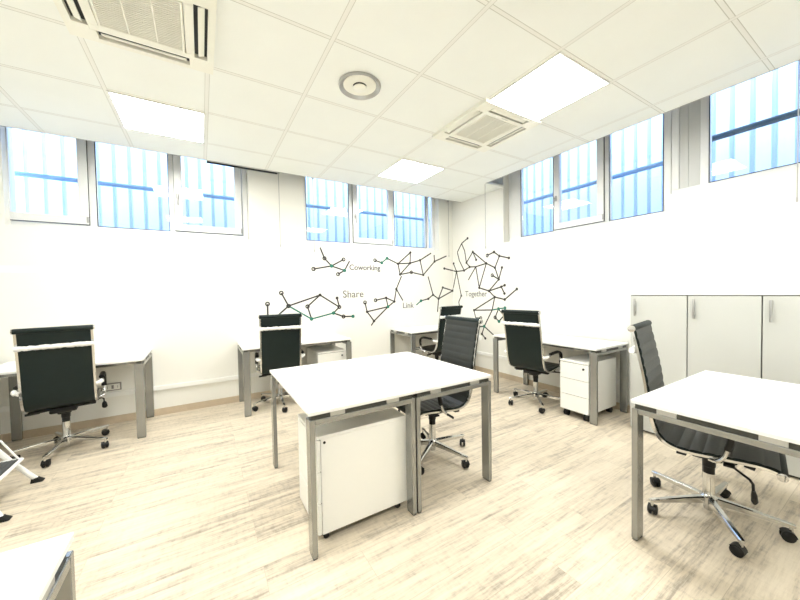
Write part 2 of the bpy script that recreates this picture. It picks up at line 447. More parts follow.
make_desk('desk', 1.09, .6405, .7258, .975, R(90), 'right half of the mid-room white desk pair, a black chair pushed under it', CG)
make_desk('desk', 1.09, .66, 1.262 + .545, -.345 - .33, 0, 'white desk in the right foreground with the black chair before the cabinets', CG)
make_desk('desk', 1.10, .64, -.970 - .55, -.045 - .32, 0, 'white desk in the near left corner, mostly outside the photo, corner by the floor', CG)
make_desk('desk', 1.085, .645, -1.71, 3.05, 0, 'white desk along the wall below the long window, behind the chair nearest the left', CG)
make_desk('desk', 1.275, .64, .3275, 3.055, 0, 'white desk under the word Share on the wall, pedestal with black lock beneath', CG)
make_desk('desk', 1.25, .64, 2.52, 3.055, 0, 'white desk in the far corner under the words Link and Together', CG)
make_desk('desk', 1.32, .635, 2.90, 1.18, R(90), 'white desk along the right wall, three-drawer pedestal under its near end', CG)

# ------------------------------------------------------------------ pedestals
def make_pedestal(label, loc, rot, W=.40, D=.54, z0=.055, z1=.575, wheel=.055, cap=False):
    """front faces local -y"""
    root = tag(empty('drawer_pedestal', loc, rot), label, 'drawer unit', 'white mobile drawer pedestals')
    w, d = W / 2, D / 2
    link('carcass', bx((-w, -d + .022, z0), (w, d, z1 - .0185), .002), M['ped'], root)
    link('top_panel', bx((-w - .001, -d, z1 - .018), (w + .001, d + .001, z1), .003), M['ped'], root)
    hh = (z1 - .022 - z0) / 3
    for i in range(3):
        a = z0 + i * hh
        dr = link('drawer', bx((-w + .001, -d, a + .002), (w - .001, -d + .0195, a + hh - .003), .002), M['ped'], root)
        link('drawer_gap', bx((-w + .003, -d + .0196, a + hh - .003), (w - .003, -d + .0215, a + hh + .001)), M['gap'], dr)
        if i == 2:
            bm = bmesh.new(); lathe(bm, [(0, 0), (.011, 0), (.011, .006), (0, .006)], n=16)
            bmesh.ops.rotate(bm, verts=bm.verts[:], matrix=Matrix.Rotation(R(90), 3, 'X'))
            box(bm, (-.003, -.014, -.010), (.003, -.004, .010), .001)
            bmesh.ops.translate(bm, verts=bm.verts[:], vec=(w - .05, -d + .0005, a + hh - .045))
            link('lock', bm, M['plastic'], dr, smooth=40)
    if cap:
        bm = bmesh.new(); tube(bm, [(w, -d + .042, z1 - .038), (w + .002, -d + .042, z1 - .038)], .0075, 14)
        link('side_cap', bm, M['plastic'], root, smooth=40)
    link('plinth', bx((-w + .015, -d + .03, z0 - .012), (w - .015, d - .01, z0), 0), M['dark'], root)
    for sx in (-1, 1):
        for sy in (-1, 1):
            bm = bmesh.new(); x, y = sx * (w - .045), sy * (d - .05); r = (z0 - .012) / 2
            tube(bm, [(x - .02, y, r), (x - .003, y, r)], r, 16); tube(bm, [(x + .003, y, r), (x + .02, y, r)], r, 16)
            box(bm, (x - .003, y - r * .6, r), (x + .003, y + r * .6, z0 - .012))
            link('castor', bm, M['plastic'], root, smooth=40)
    return root
make_pedestal('white three-drawer pedestal on castors under the mid-room desk pair, seen from its plain side', (.105, .72, 0), R(-90), W=.40, D=.56, z0=.045, z1=.585, wheel=.05, cap=True)
make_pedestal('white three-drawer pedestal under the desk below the word Share', (.735, 3.09, 0), 0, W=.37, D=.5, z1=.60)
make_pedestal('white three-drawer pedestal under the desk along the right wall, beside the chair', (2.85, .745, 0), R(-90), W=.30, D=.54, z0=.078, z1=.60)

# ------------------------------------------------------------------ cabinets
cy = [.324, -.103, -.530, -.957]; CZ = 1.283
labs = ['tall grey-white cabinet nearest the far desk, handle partly above the black chair back',
        'middle one of the grey-white cabinets, behind the near white desk',
        'grey-white cabinet at the right edge of the photo']
for i in range(3):
    y1, y0 = cy[i], cy[i + 1]
    root = tag(empty('storage_cabinet', (3.0, (y0 + y1) / 2, 0)), labs[i], 'cabinet', 'grey-white storage cabinets along the right wall')
    h = (y1 - y0) / 2
    link('carcass', bx((-.18, -h + .0005, .035), (.235, h - .0005, CZ - .006), .001), M['cab'], root)
    link('plinth', bx((-.17, -h + .01, 0), (.235, h - .01, .035)), M['dark'], root)
    dr = link('cabinet_door', bx((-.200, -h + .003, .022), (-.181, h - .0045, CZ - .012), .0015), M['cab'], root)
    bm = bmesh.new(); yh = h - .047
    box(bm, (-.228, yh - .0075, 1.085), (-.219, yh + .0075, 1.245), .002)
    for z in (1.11, 1.22): tube(bm, [(-.20, yh, z), (-.221, yh, z)], .004, 8)
    link('handle', bm, M['alu'], dr, smooth=40)
    bm = bmesh.new(); box(bm, (-.1808, -h + .001, .03), (-.1795, h - .001, CZ - .008))
    link('door_gap', bm, M['gap'], root)
tag(link('cabinet_top', bx((-.205, cy[3], CZ - .005), (.238, cy[0] + .004, CZ + .022), .002), M['cabtop'], loc=(3.0, 0, 0)), 'long white top board lying across the row of grey-white cabinets', 'worktop')

# ------------------------------------------------------------------ swivel chairs (forward = local +y)
def chair_profile():
    P = [(.268, .440, 0), (.20, .452, 0), (.08, .444, 0), (-.05, .432, 0), (-.13, .436, 0), (-.19, .468, 0), (-.225, .54, 0), (-.248, .65, 0), (-.268, .80, 0), (-.298, .96, 0), (-.328, 1.097, 0)]
    return catmull(P, 24)
PROF = chair_profile()
def offset(pts, off):
    out = []
    for i, p in enumerate(pts):
        a = pts[max(i - 1, 0)]; b = pts[min(i + 1, len(pts) - 1)]; d = (b - a).normalized()
        n = Vector((d.y, -d.x, 0))           # towards the sitter (up on the seat, forward on the back)
        o = off[i] if isinstance(off, list) else off
        out.append((p.x + n.x * o, p.y + n.y * o))
    return out
def arc(pts):
    s_ = [0]
    for a, b in zip(pts, pts[1:]): s_.append(s_[-1] + (b - a).length)
    return s_
def make_chair():
    root = empty('office_chair')
    s_ = arc(PROF)
    ribs = [.0105 + .0058 * abs(math.sin(math.pi * q / .056)) ** .5 for q in s_]
    # seat/backrest split at the bend
    k = min(range(len(PROF)), key=lambda i: abs(PROF[i].x + .20) + (0 if PROF[i].y < .6 else 9))
    fr = offset(PROF, ribs); bk = offset(PROF, -.010)
    w = .206
    bm = bmesh.new(); strip(bm, fr[:k + 1], bk[:k + 1], -w, w, 0, 1); link('seat', bm, [M['leather'], M['back']], root, smooth=50)
    bm = bmesh.new(); strip(bm, fr[k:], bk[k:], -w, w, 0, 1); link('backrest', bm, [M['leather'], M['back']], root, smooth=50)
    # chromed side rails
    hw = [.0065 + .0025 * math.exp(-((q - .55) / .16) ** 2) for q in s_]
    f2 = offset(PROF, hw); b2 = offset(PROF, [-h for h in hw])
    for sx in (-1, 1):
        bm = bmesh.new(); x0, x1 = (w + .0005, w + .0165) if sx > 0 else (-w - .0165, -w - .0005)
        strip(bm, f2[2:-2], b2[2:-2], x0, x1)
        link('side_rail', bm, M['chrome'], root, smooth=40)
    # padded rolls at the top of the back and at the seat front, with chrome ends
    for nm, (y, z), r in (('head_roll', (PROF[-1].x - .002, PROF[-1].y + .004), .021), ('front_roll', (PROF[0].x + .004, PROF[0].y - .006), .020)):
        bm = bmesh.new(); tube(bm, [(-w - .018, y, z), (-w - .012, y, z), (w + .012, y, z), (w + .018, y, z)], [r * .93, r, r, r * .93], 20)
        ro = link(nm, bm, M['back'], root, smooth=40)
        for sx in (-1, 1):
            bm = bmesh.new(); e = sx * (w + .0182)
            tube(bm, [(e, y, z), (e + sx * .006, y, z), (e + sx * .008, y, z)], [r * .98, r * .98, r * .7], 18)
            link('end_cap', bm, M['chrome'], ro, smooth=40)
    # grab bar behind the back, still in its white protective wrap
    i = min(range(len(PROF)), key=lambda j: abs(PROF[j].y - .965))
    p = PROF[i]; rnd = random.Random(5)
    pts = []; rad = []
    for q in range(33):
        x = -w - .016 + (2 * w + .032) * q / 32
        pts.append((x, p.x - .030 + rnd.uniform(-.001, .001), p.y + rnd.uniform(-.002, .002))); rad.append(.019 + rnd.uniform(-.0022, .0022))
    bm = bmesh.new(); tube(bm, pts, rad, 12); link('grab_bar', bm, M['wrap'], root, smooth=60)['label'] = 'grab bar in white protective wrap'
    # armrests: chrome loop with black pad; the rear joint still wrapped
    for sx in (-1, 1):
        x = sx * (w + .045); xi = sx * (w + .012)
        loop = catmull([(xi, -.245, .605), (x, -.225, .615), (x, -.12, .632), (x, .02, .634), (x, .085, .612), (x, .092, .56), (x, .078, .48), (x, .05, .44), (xi, .02, .428)], 8)
        bm = bmesh.new(); tube(bm, loop, .0095, 10, flat=1.35)
        ar = link('armrest', bm, M['chrome'], root, smooth=50)
        bm = bmesh.new(); tube(bm, catmull([(x, -.15, .640), (x, -.05, .645), (x, .03, .643), (x, .088, .614), (x, .099, .565), (x, .088, .51)], 8), .0155, 10, flat=1.25)
        link('arm_pad', bm, M['plastic'], ar, smooth=50)
        bm = bmesh.new(); rr = random.Random(9 + sx)
        lp = loop[0:11]
        tube(bm, lp, [.017 + rr.uniform(-.003, .004) for _ in lp], 10)
        link('wrap', bm, M['wrap'], ar, smooth=60)['label'] = 'white protective wrap on the arm joint'
    # mechanism
    bm = bmesh.new(); box(bm, (-.085, -.13, .372), (.085, .12, .408), .012); box(bm, (-.045, -.075, .345), (.045, .06, .374), .012)
    for yy in (-.10, .09): box(bm, (-.205, yy - .022, .402), (.205, yy + .022, .416), .004)
    me = link('tilt_mechanism', bm, M['plastic'], root, smooth=40)
    bm = bmesh.new(); tube(bm, [(.07, .07, .385), (.15, .115, .382), (.225, .165, .378), (.240, .176, .366), (.243, .178, .325)], .0062, 8)
    tube(bm, [(.243, .178, .335), (.243, .180, .318), (.245, .182, .285), (.245, .182, .272)], [.012, .019, .022, .010], 10, flat=.6)
    link('height_lever', bm, M['plastic'], me, smooth=50)
    bm = bmesh.new(); tube(bm, [(-.07, -.03, .388), (-.16, -.035, .384)], .006, 8); tube(bm, [(-.15, -.035, .384), (-.235, -.037, .380)], .0105, 10, flat=.6)
    link('tilt_lever', bm, M['plastic'], me, smooth=50)
    bm = bmesh.new(); tube(bm, [(0, .10, .385), (0, .155, .372)], .012, 10); tube(bm, [(0, .145, .375), (0, .185, .366)], .026, 14)
    link('tension_knob', bm, M['plastic'], me, smooth=40)
    # gas column
    bm = bmesh.new(); lathe(bm, [(0, .24), (.026, .24), (.0265, .30), (.030, .302), (.031, .37), (.026, .375), (0, .375)], n=24)
    gc = link('gas_column', bm, M['plastic'], root, smooth=40)
    bm = bmesh.new(); lathe(bm, [(0, .045), (.022, .045), (.024, .055), (.024, .08), (.038, .085), (.040, .125), (.030, .135), (.0275, .14), (.0275, .262), (0, .262)], n=28)
    link('chrome_sleeve', bm, M['chrome'], gc, smooth=40)
    for kk in range(5):
        bm = bmesh.new()
        sec = [(.033, .017, .125, .088), (.12, .0155, .119, .088), (.28, .0125, .101, .081), (.322, .0115, .097, .079), (.332, .008, .094, .080)]
        ring = []
        for (d, hw_, zt, zb) in sec:
            c2 = .35 * hw_
            ring.append([bm.verts.new((d, y, z)) for y, z in ((-hw_, zb), (hw_, zb), (hw_, zt - c2), (hw_ - c2, zt), (-hw_ + c2, zt), (-hw_, zt - c2))])
        for A, B in zip(ring, ring[1:]):
            for q in range(6): bm.faces.new((A[q], A[(q + 1) % 6], B[(q + 1) % 6], B[q]))
        bm.faces.new(ring[0]); bm.faces.new(ring[-1])
        tube(bm, [(.316, 0, .085), (.316, 0, .056)], .0085, 10)
        lg = link('base_leg', bm, M['chrome'], root, smooth=35); lg.rotation_euler = (0, 0, 2 * math.pi * kk / 5)
        bm = bmesh.new(); ca = random.Random(kk * 7 + 1).uniform(-.9, .9)
        for sy in (-1, 1):
            tube(bm, [(-.012, sy * .006, .028), (-.012, sy * .017, .028), (-.012, sy * .024, .028)], [.0278, .0278, .019], 18)
        # hood over the wheels
        n = 9; o_ = []
        for q in range(n):
            t = math.pi * (.02 + .80 * q / (n - 1)); o_.append((-.012 + .031 * math.cos(t), .028 + .031 * math.sin(t)))
        i_ = [(-.012 + (a + .012) * .80, .028 + (b - .028) * .80) for a, b in o_]
        vs = []
        for y in (-.021, .021):
            vs.append([bm.verts.new((a, y, b)) for a, b in o_] + [bm.verts.new((a, y, b)) for a, b in i_[::-1]])
        m_ = len(vs[0])
        for q in range(m_): bm.faces.new((vs[0][q], vs[0][(q + 1) % m_], vs[1][(q + 1) % m_], vs[1][q]))
        for y_ in (0, 1):
            for q in range(n - 1): bm.faces.new((vs[y_][q], vs[y_][q + 1], vs[y_][m_ - 2 - q], vs[y_][m_ - 1 - q]))
        bmesh.ops.rotate(bm, verts=bm.verts[:], matrix=Matrix.Rotation(ca, 3, 'Z'))
        bmesh.ops.translate(bm, verts=bm.verts[:], vec=(.316, 0, 0))
        link('castor', bm, M['plastic'], lg, smooth=40)
    return root
chair0 = make_chair(); index_kids()
CH = [  # x, y, facing angle, angle of the first base leg, label
    (-1.73, 2.80, 98, -27, 'black swivel chair at the desk below the long window, its back to the room'),
    (.11, 2.955, 84, 266, 'black swivel chair at the desk under the word Share, its back to the room'),
    (2.44, 2.86, 96, 20, 'black swivel chair at the far corner desk, behind the mid-room chair'),
    (2.655, 1.25, 8, 13, 'black swivel chair at the right-wall desk, next to the three-drawer pedestal'),
    (.915, .955, 177, 214, 'black ribbed swivel chair at the mid-room desk pair, its padded front to us'),
    (1.832, -.507, -79, 1, 'black ribbed swivel chair at the right foreground desk, in front of the cabinets'),
]
for i, (x, y, face, leg0, lab) in enumerate(CH):
    o = chair0 if i == 0 else copy_tree(chair0)
    o.location = (x, y, 0); o.rotation_euler = (0, 0, R(face - 90))
    tag(o, lab, 'chair', 'black high-back swivel chairs')
    k = 0
    for ch in (KIDS[chair0.name] if i == 0 else [q for q in bpy.data.objects if q.parent == o]):
        if ch.name.startswith('base_leg'):
            ch.rotation_euler = (0, 0, R(leg0 + 72 * k) - R(face - 90)); k += 1

# ------------------------------------------------------------------ ceiling fittings
def cell(i, j): return GX + GP * (i + .5), GY + GP * (j + .5)
LIGHTS = [((1, 3)[0] + 1, 0, 'square ceiling light panel nearest the right-hand windows, beside the small vent unit'),
          (2, 3, 'square ceiling light panel farthest away, near the far corner'),
          (-2, 3, 'square ceiling light panel at the left, before the long window'),
          (-2, 0, 'square ceiling light panel above and left of the camera, outside the photo'),
          (-2, -3, 'square ceiling light panel behind the camera on the left'),
          (2, -3, 'square ceiling light panel behind the camera on the right')]
for i, j, lab in LIGHTS:
    x, y = cell(i, j); h = .312
    root = tag(empty('ceiling_light', (x, y, HC)), lab, 'light', 'square ceiling light panels')
    bm = bmesh.new()
    for lo, hi in (((-h, -h, -.010), (h, -h + .012, 0)), ((-h, h - .012, -.010), (h, h, 0)), ((-h, -h + .012, -.010), (-h + .012, h - .012, 0)), ((h - .012, -h + .012, -.010), (h, h - .012, 0))): box(bm, lo, hi, .001)
    link('light_frame', bm, M['trunk'], root)
    link('diffuser', bx((-h + .0121, -h + .0121, -.008), (h - .0121, h - .0121, -.001)), M['led'], root)

def make_ac(x, y, label):
    root = tag(empty('ceiling_air_conditioner', (x, y, HC)), label, 'air conditioner', 'square ceiling air conditioners')
    H_ = .355; g = .205
    # panel with the four outlet slots left open: built as a grid of bars
    bm = bmesh.new(); t0, t1 = -.028, 0
    s0, s1, L_ = .250, .318, .222            # slot from s0 to s1 out, length 2L
    for lo, hi in (((-s0, -s0), (s0, s0)),):
        for a, b in (((-s0, g), (s0, s0)), ((-s0, -s0), (s0, -g)), ((-s0, -g), (-g, g)), ((g, -g), (s0, g))): box(bm, (*a, t0), (*b, t1), .002)
    for sx in (-1, 1):
        for q in (0, 1):
            def bb(a0, a1, b0, b1):
                a0, a1 = sorted((sx * a0, sx * a1))
                if q: box(bm, (a0, b0, t0), (a1, b1, t1), .0)
                else: box(bm, (b0, a0, t0), (b1, a1, t1), .0)
            bb(s1, H_, -H_, H_) if q else bb(s1, H_, -s1, s1)
            bb(s0, s1, L_, s1) if q else bb(s0, s1, L_, s0)
            bb(s0, s1, -s1, -L_) if q else bb(s0, s1, -s0, -L_)
    link('panel', bm, M['acw'], root)
    # recessed dark floor of each slot and the swing vane
    for k in range(4):
        ang = k * math.pi / 2; rm = Matrix.Rotation(ang, 3, 'Z')
        bm = bmesh.new(); box(bm, (-L_ + .001, s0 + .0005, -.004), (L_ - .001, s1 - .0005, -.001)); bmesh.ops.rotate(bm, verts=bm.verts[:], matrix=rm)
        link('outlet', bm, M['acdark'], root)
        bm = bmesh.new(); box(bm, (-L_ + .016, -.0165, -.003), (L_ - .016, .0165, .003), .002)
        bmesh.ops.rotate(bm, verts=bm.verts[:], matrix=Matrix.Rotation(R(16), 3, 'X'))
        bmesh.ops.translate(bm, verts=bm.verts[:], vec=(0, (s0 + s1) / 2 + .002, -.019)); bmesh.ops.rotate(bm, verts=bm.verts[:], matrix=rm)
        link('vane', bm, M['acw'], root)
    # return grille
    bm = bmesh.new(); gg = g - .004
    box(bm, (-gg, -gg, -.010), (gg, gg, -.004), 0, 1)
    n = 26
    for q in range(n):
        u = -gg + .012 + (2 * gg - .024) * q / (n - 1)
        box(bm, (-gg + .01, u - .0035, -.026), (gg - .01, u + .0035, -.010), 0)
    for u in (-.066, .066): box(bm, (u - .003, -gg + .01, -.0275), (u + .003, gg - .01, -.0095), 0)
    for lo, hi in (((-gg, -gg), (gg, -gg + .012)), ((-gg, gg - .012), (gg, gg)), ((-gg, -gg + .012), (-gg + .012, gg - .012)), ((gg - .012, -gg + .012), (gg, gg - .012))): box(bm, (*lo, -.030), (*hi, -.0095), .001)
    link('grille', bm, [M['acw'], M['acgrille']], root)
    bm = bmesh.new()
    for u in (-.02, .02): box(bm, (u - .017, -.236, -.0295), (u + .017, -.233, -.0278))
    link('grille_catch', bm, M['gap'], root)
    return root
make_ac(*cell(-2, 1), 'large-looking square air conditioner overhead at the top left of the photo')
make_ac(*cell(2, 1), 'square air conditioner in the ceiling next to the right-hand light panel')

# round air diffuser
x, y = cell(0, 1)
root = tag(empty('round_air_diffuser', (x, y, HC)), 'round grey and white air diffuser in the middle of the ceiling', 'vent')
bm = bmesh.new(); lathe(bm, [(.150, .001), (.156, -.004), (.152, -.020), (.148, -.022), (.144, -.018), (.121, -.002), (.121, .001), (.150, .001)], n=56); link('rim', bm, M['alu'], root, smooth=35)
bm = bmesh.new(); lathe(bm, [(.1205, -.006), (.085, -.004), (.052, -.010), (.050, -.006), (.050, .0), (.1205, .0), (.1205, -.006)], n=56); link('dish', bm, M['acw'], root, smooth=35)
bm = bmesh.new(); lathe(bm, [(.002, -.001), (.0495, -.001), (.0495, .0), (.002, .0), (.002, -.001)], n=40); link('throat', bm, M['acdark'], root)
bm = bmesh.new(); lathe(bm, [(0, -.002), (.022, -.002), (.024, -.012), (.050, -.020), (.049, -.024), (.030, -.034), (0, -.037)], n=40); link('centre_cone', bm, M['acw'], root, smooth=35)

# dark bar of the rolled-up blind, and the pull cords
root = tag(empty('roller_blind', (-.197, 3.19, HC)), 'dark bar of the rolled-up blind at the ceiling edge, right of the long window', 'blind')
link('bottom_bar', bx((-.385, -.028, -.022), (.385, -.012, -.002), .003), M['gasket'], root)
bm = bmesh.new(); tube(bm, [(-.385, .035, .03), (.385, .035, .03)], .028, 16); link('rolled_fabric', bm, M['trunk'], root, smooth=40)
CORDS = [((.219, 3.25), 2.90, 1.958, 'grey pull cord hanging between the two windows of the lettered wall'),
         ((.664, 3.25), 2.90, 1.914, 'grey pull cord hanging before the left pane of the small three-pane window'),
         ((3.043, 3.25), 2.90, 1.937, 'grey pull cord hanging near the far corner, right of the small window'),
         ((2.885, 2.235), 2.92, 1.952, 'grey pull cord hanging at the step of the ceiling, above the right-wall lettering'),
         ((2.90, -.672), 2.92, 1.927, 'grey pull cord hanging at the right edge of the photo')]
for (x, y), z1, z0, lab in CORDS:
    root = tag(empty('blind_cord', (x, y, z0)), lab, 'cord', 'pull cords of the blinds')
    bm = bmesh.new(); tube(bm, [(0, 0, .02), (0, 0, z1 - z0)], .0035, 8); link('cord', bm, M['cord'], root, smooth=60)
    bm = bmesh.new(); tube(bm, [(0, 0, 0), (0, 0, .004), (0, 0, .03), (0, 0, .04)], [.004, .006, .006, .003], 10); link('weight', bm, M['cord'], root, smooth=40)
    link('ceiling_clip', bx((-.012, -.012, z1 - z0), (.012, .012, z1 - z0 + .02), .002), M['alu'], root)

# ------------------------------------------------------------------ wall lettering and line drawing (flat vinyl)
def w2(wl, a, z, d=.0012): return Vector((a, YB - d, z)) if wl == 'b' else Vector((XR - d, a, z))
def ribbon(bm, wl, a, z, a2, z2, wd, d0=.0004, d1=.0016, mi=0):
    p = Vector((a, z)); q = Vector((a2, z2)); t = (q - p).normalized(); n = Vector((-t.y, t.x)) * wd / 2
    c4 = [p + n, p - n, q - n, q + n]
    lo = [bm.verts.new(w2(wl, v.x, v.y, d0)) for v in c4]; hi = [bm.verts.new(w2(wl, v.x, v.y, d1)) for v in c4]
    fs = [hi, lo[::-1]] + [[lo[i], lo[(i + 1) % 4], hi[(i + 1) % 4], hi[i]] for i in range(4)]
    for f in fs: bm.faces.new(f).material_index = mi
def dot(bm, wl, a, z, r, hole=0., d0=.0004, d1=.0022):
    n = 18
    R0 = [(a + r * math.cos(2 * math.pi * k / n), z + r * math.sin(2 * math.pi * k / n)) for k in range(n)]
    A = [bm.verts.new(w2(wl, *p, d0)) for p in R0]; B = [bm.verts.new(w2(wl, *p, d1)) for p in R0]
    for k in range(n): bm.faces.new((A[k], A[(k + 1) % n], B[(k + 1) % n], B[k]))
    if hole:
        R1 = [(a + hole * math.cos(2 * math.pi * k / n), z + hole * math.sin(2 * math.pi * k / n)) for k in range(n)]
        C = [bm.verts.new(w2(wl, *p, d1)) for p in R1]; D_ = [bm.verts.new(w2(wl, *p, d0)) for p in R1]
        for k in range(n):
            q = (k + 1) % n
            bm.faces.new((B[k], B[q], C[q], C[k])); bm.faces.new((C[k], C[q], D_[q], D_[k])); bm.faces.new((D_[k], D_[q], A[q], A[k]))
    else: bm.faces.new(A[::-1]); bm.faces.new(B)
NETS = {
 'share': {'L':[('b',0.061,1.218,0.061,0.981),('b',0.239,1.36,0.328,1.182),('b',0.328,1.182,0.137,1.016),('b',0.328,1.182,0.767,1.321),('b',0.767,1.321,0.585,1.164),('b',0.585,1.164,0.637,0.986),('b',0.767,1.321,1.052,1.138),('b',1.052,1.138,1.02,1.272),('b',1.052,1.138,0.961,1.054),('b',0.961,1.054,1.114,0.994),('b',1.114,0.994,1.266,0.989)],'G':[('b',0.328,1.182,0.637,0.986),('b',0.637,0.986,0.961,1.054)],'R':[('b',0.061,1.218),('b',0.239,1.36),('b',0.328,1.182),('b',0.585,1.164),('b',1.052,1.138),('b',1.114,0.994)],'D':[('b',0.767,1.321),('b',1.02,1.272)],'GD':[('b',0.637,0.986),('b',0.961,1.054),('b',1.266,0.989)]},
 'cow': {'L':[('b',0.785,1.998,0.846,1.846),('b',0.846,1.846,0.948,1.739),('b',0.948,1.739,1.135,1.839),('b',0.948,1.739,0.683,1.69),('b',0.948,1.739,1.147,1.677),('b',1.147,1.677,1.23,1.82),('b',1.147,1.677,1.044,1.621)],'G':[],'R':[('b',0.846,1.846),('b',1.135,1.839),('b',0.683,1.69),('b',1.044,1.621)],'D':[],'GD':[('b',0.948,1.739),('b',1.147,1.677)]},
 'kite': {'L':[('b',1.657,1.845,1.775,1.809),('b',1.873,1.884,2.076,1.802),('b',2.076,1.802,2.32,1.997),('b',2.32,1.997,2.311,1.819),('b',2.076,1.802,2.311,1.819),('b',2.076,1.802,2.111,1.628),('b',2.311,1.819,2.111,1.628),('b',2.311,1.819,2.515,1.875),('b',2.515,1.875,2.75,2.005),('b',2.515,1.875,2.576,1.625),('b',2.111,1.628,2.333,1.667),('b',2.333,1.667,2.576,1.625),('b',2.576,1.625,2.823,1.863),('b',2.823,1.863,2.815,1.976),('b',2.823,1.863,3.093,1.97)],'G':[('b',1.775,1.809,1.873,1.884)],'R':[('b',1.657,1.845),('b',2.333,1.667)],'D':[('b',2.076,1.802),('b',2.32,1.997),('b',2.311,1.819),('b',2.515,1.875),('b',2.111,1.628),('b',2.576,1.625),('b',2.823,1.863)],'GD':[('b',1.775,1.809),('b',1.873,1.884)]},
 'link': {'L':[('b',2.139,1.604,2.035,1.391),('b',2.035,1.391,1.993,1.189),('b',2.035,1.391,2.156,1.2),('b',1.993,1.189,1.841,1.253),('b',1.841,1.253,1.652,1.219),('b',1.841,1.253,1.874,1.109),('b',1.993,1.189,1.874,1.109),('b',1.874,1.109,1.501,1.047),('b',1.501,1.047,1.47,1.191),('b',1.501,1.047,1.618,0.895),('b',1.618,0.895,1.874,1.109),('b',1.618,0.895,1.569,0.828)],'G':[],'R':[('b',1.652,1.219),('b',1.47,1.191)],'D':[('b',2.035,1.391),('b',1.993,1.189),('b',1.841,1.253),('b',1.501,1.047),('b',1.618,0.895)],'GD':[('b',1.874,1.109)]},
 'corner': {'L':[('b',2.678,1.6,2.779,1.281),('b',2.779,1.281,2.899,1.208),('b',2.779,1.281,2.676,1.214),('b',2.676,1.214,2.521,1.184),('b',2.899,1.208,2.998,1.406),('b',2.998,1.406,3.23,1.346),('b',2.899,1.208,3.23,1.346),('b',2.899,1.208,2.872,0.975),('b',3.23,1.346,3.245,1.402),('r',3.373,1.402,3.283,1.689),('r',3.283,1.689,3.165,1.255),('r',3.165,1.255,3.233,1.142),('r',3.233,1.142,3.204,1.018),('r',3.283,1.689,3.367,1.708),('b',3.251,1.709,3.04,1.745),('r',3.283,1.689,3.361,1.838),('r',3.283,1.689,3.083,1.694)],'G':[('b',2.521,1.184,2.423,1.116)],'R':[],'D':[('b',2.779,1.281),('b',2.899,1.208),('b',2.676,1.214),('b',2.998,1.406),('b',3.23,1.346),('r',3.283,1.689),('r',3.165,1.255),('b',3.04,1.745),('r',3.356,1.838)],'GD':[('b',2.521,1.184)]},
 'tog': {'L':[('r',2.988,2.238,3.14,2.17),('r',3.14,2.17,3.252,2.029),('r',3.252,2.029,3.205,1.879),('r',3.205,1.879,3.083,1.694),('r',3.14,2.17,3.064,2.03),('r',3.064,2.03,3.023,1.824),('r',3.023,1.824,2.867,1.994),('r',3.023,1.824,2.945,1.745),('r',2.945,1.745,3.083,1.694),('r',2.945,1.745,2.801,1.739),('r',2.867,1.994,2.79,1.853),('r',2.867,1.994,2.566,1.776),('r',2.801,1.739,2.566,1.776),('r',2.566,1.776,2.386,1.693),('r',2.386,1.693,2.296,1.866),('r',2.296,1.866,2.403,1.939),('r',2.403,1.939,2.543,1.899),('r',2.296,1.866,2.114,1.818),('r',2.386,1.693,2.312,1.51),('r',2.312,1.51,2.248,1.686),('r',2.312,1.51,2.443,1.578),('r',2.801,1.739,2.984,1.525),('r',2.801,1.739,2.727,1.386),('r',2.566,1.776,2.727,1.386),('r',2.727,1.386,2.515,1.332),('r',2.515,1.332,2.312,1.51),('r',2.515,1.332,2.265,1.393),('r',2.265,1.393,2.199,1.416),('r',2.265,1.393,2.205,1.291),('r',2.515,1.332,2.398,1.236),('r',2.398,1.236,2.2,1.2),('r',2.2,1.2,1.977,1.355),('r',2.398,1.236,2.856,1.011),('r',2.398,1.236,2.452,1.031),('r',2.856,1.011,2.452,1.031),('r',2.856,1.011,2.818,0.882),('r',2.818,0.882,2.701,0.889),('r',2.452,1.031,2.625,0.758),('r',2.625,0.758,2.726,0.743),('r',2.625,0.758,2.678,0.627),('r',2.678,0.627,2.606,0.564),('r',2.625,0.758,2.401,0.619),('r',2.324,1.054,2.392,0.917),('r',2.317,0.859,2.218,0.956),('r',2.324,1.054,2.218,0.956),('r',2.392,0.917,2.317,0.859)],'G':[('r',2.452,1.031,2.324,1.054),('r',2.324,1.054,2.198,1.071)],'R':[('r',2.543,1.899),('r',2.443,1.578),('r',2.701,0.889),('r',2.392,0.917)],'D':[('r',2.988,2.238),('r',3.083,1.694),('r',3.023,1.824),('r',2.945,1.745),('r',2.867,1.994),('r',2.79,1.853),('r',2.566,1.776),('r',2.386,1.693),('r',2.296,1.866),('r',2.403,1.939),('r',2.114,1.818),('r',2.312,1.51),('r',2.248,1.686),('r',2.727,1.386),('r',2.515,1.332),('r',2.265,1.393),('r',2.199,1.416),('r',2.205,1.291),('r',2.398,1.236),('r',2.2,1.2),('r',1.977,1.355),('r',2.856,1.011),('r',2.606,0.564),('r',2.678,0.627)],'GD':[('r',2.625,0.758),('r',2.324,1.054),('r',2.317,0.859),('r',2.198,1.071)]},
}

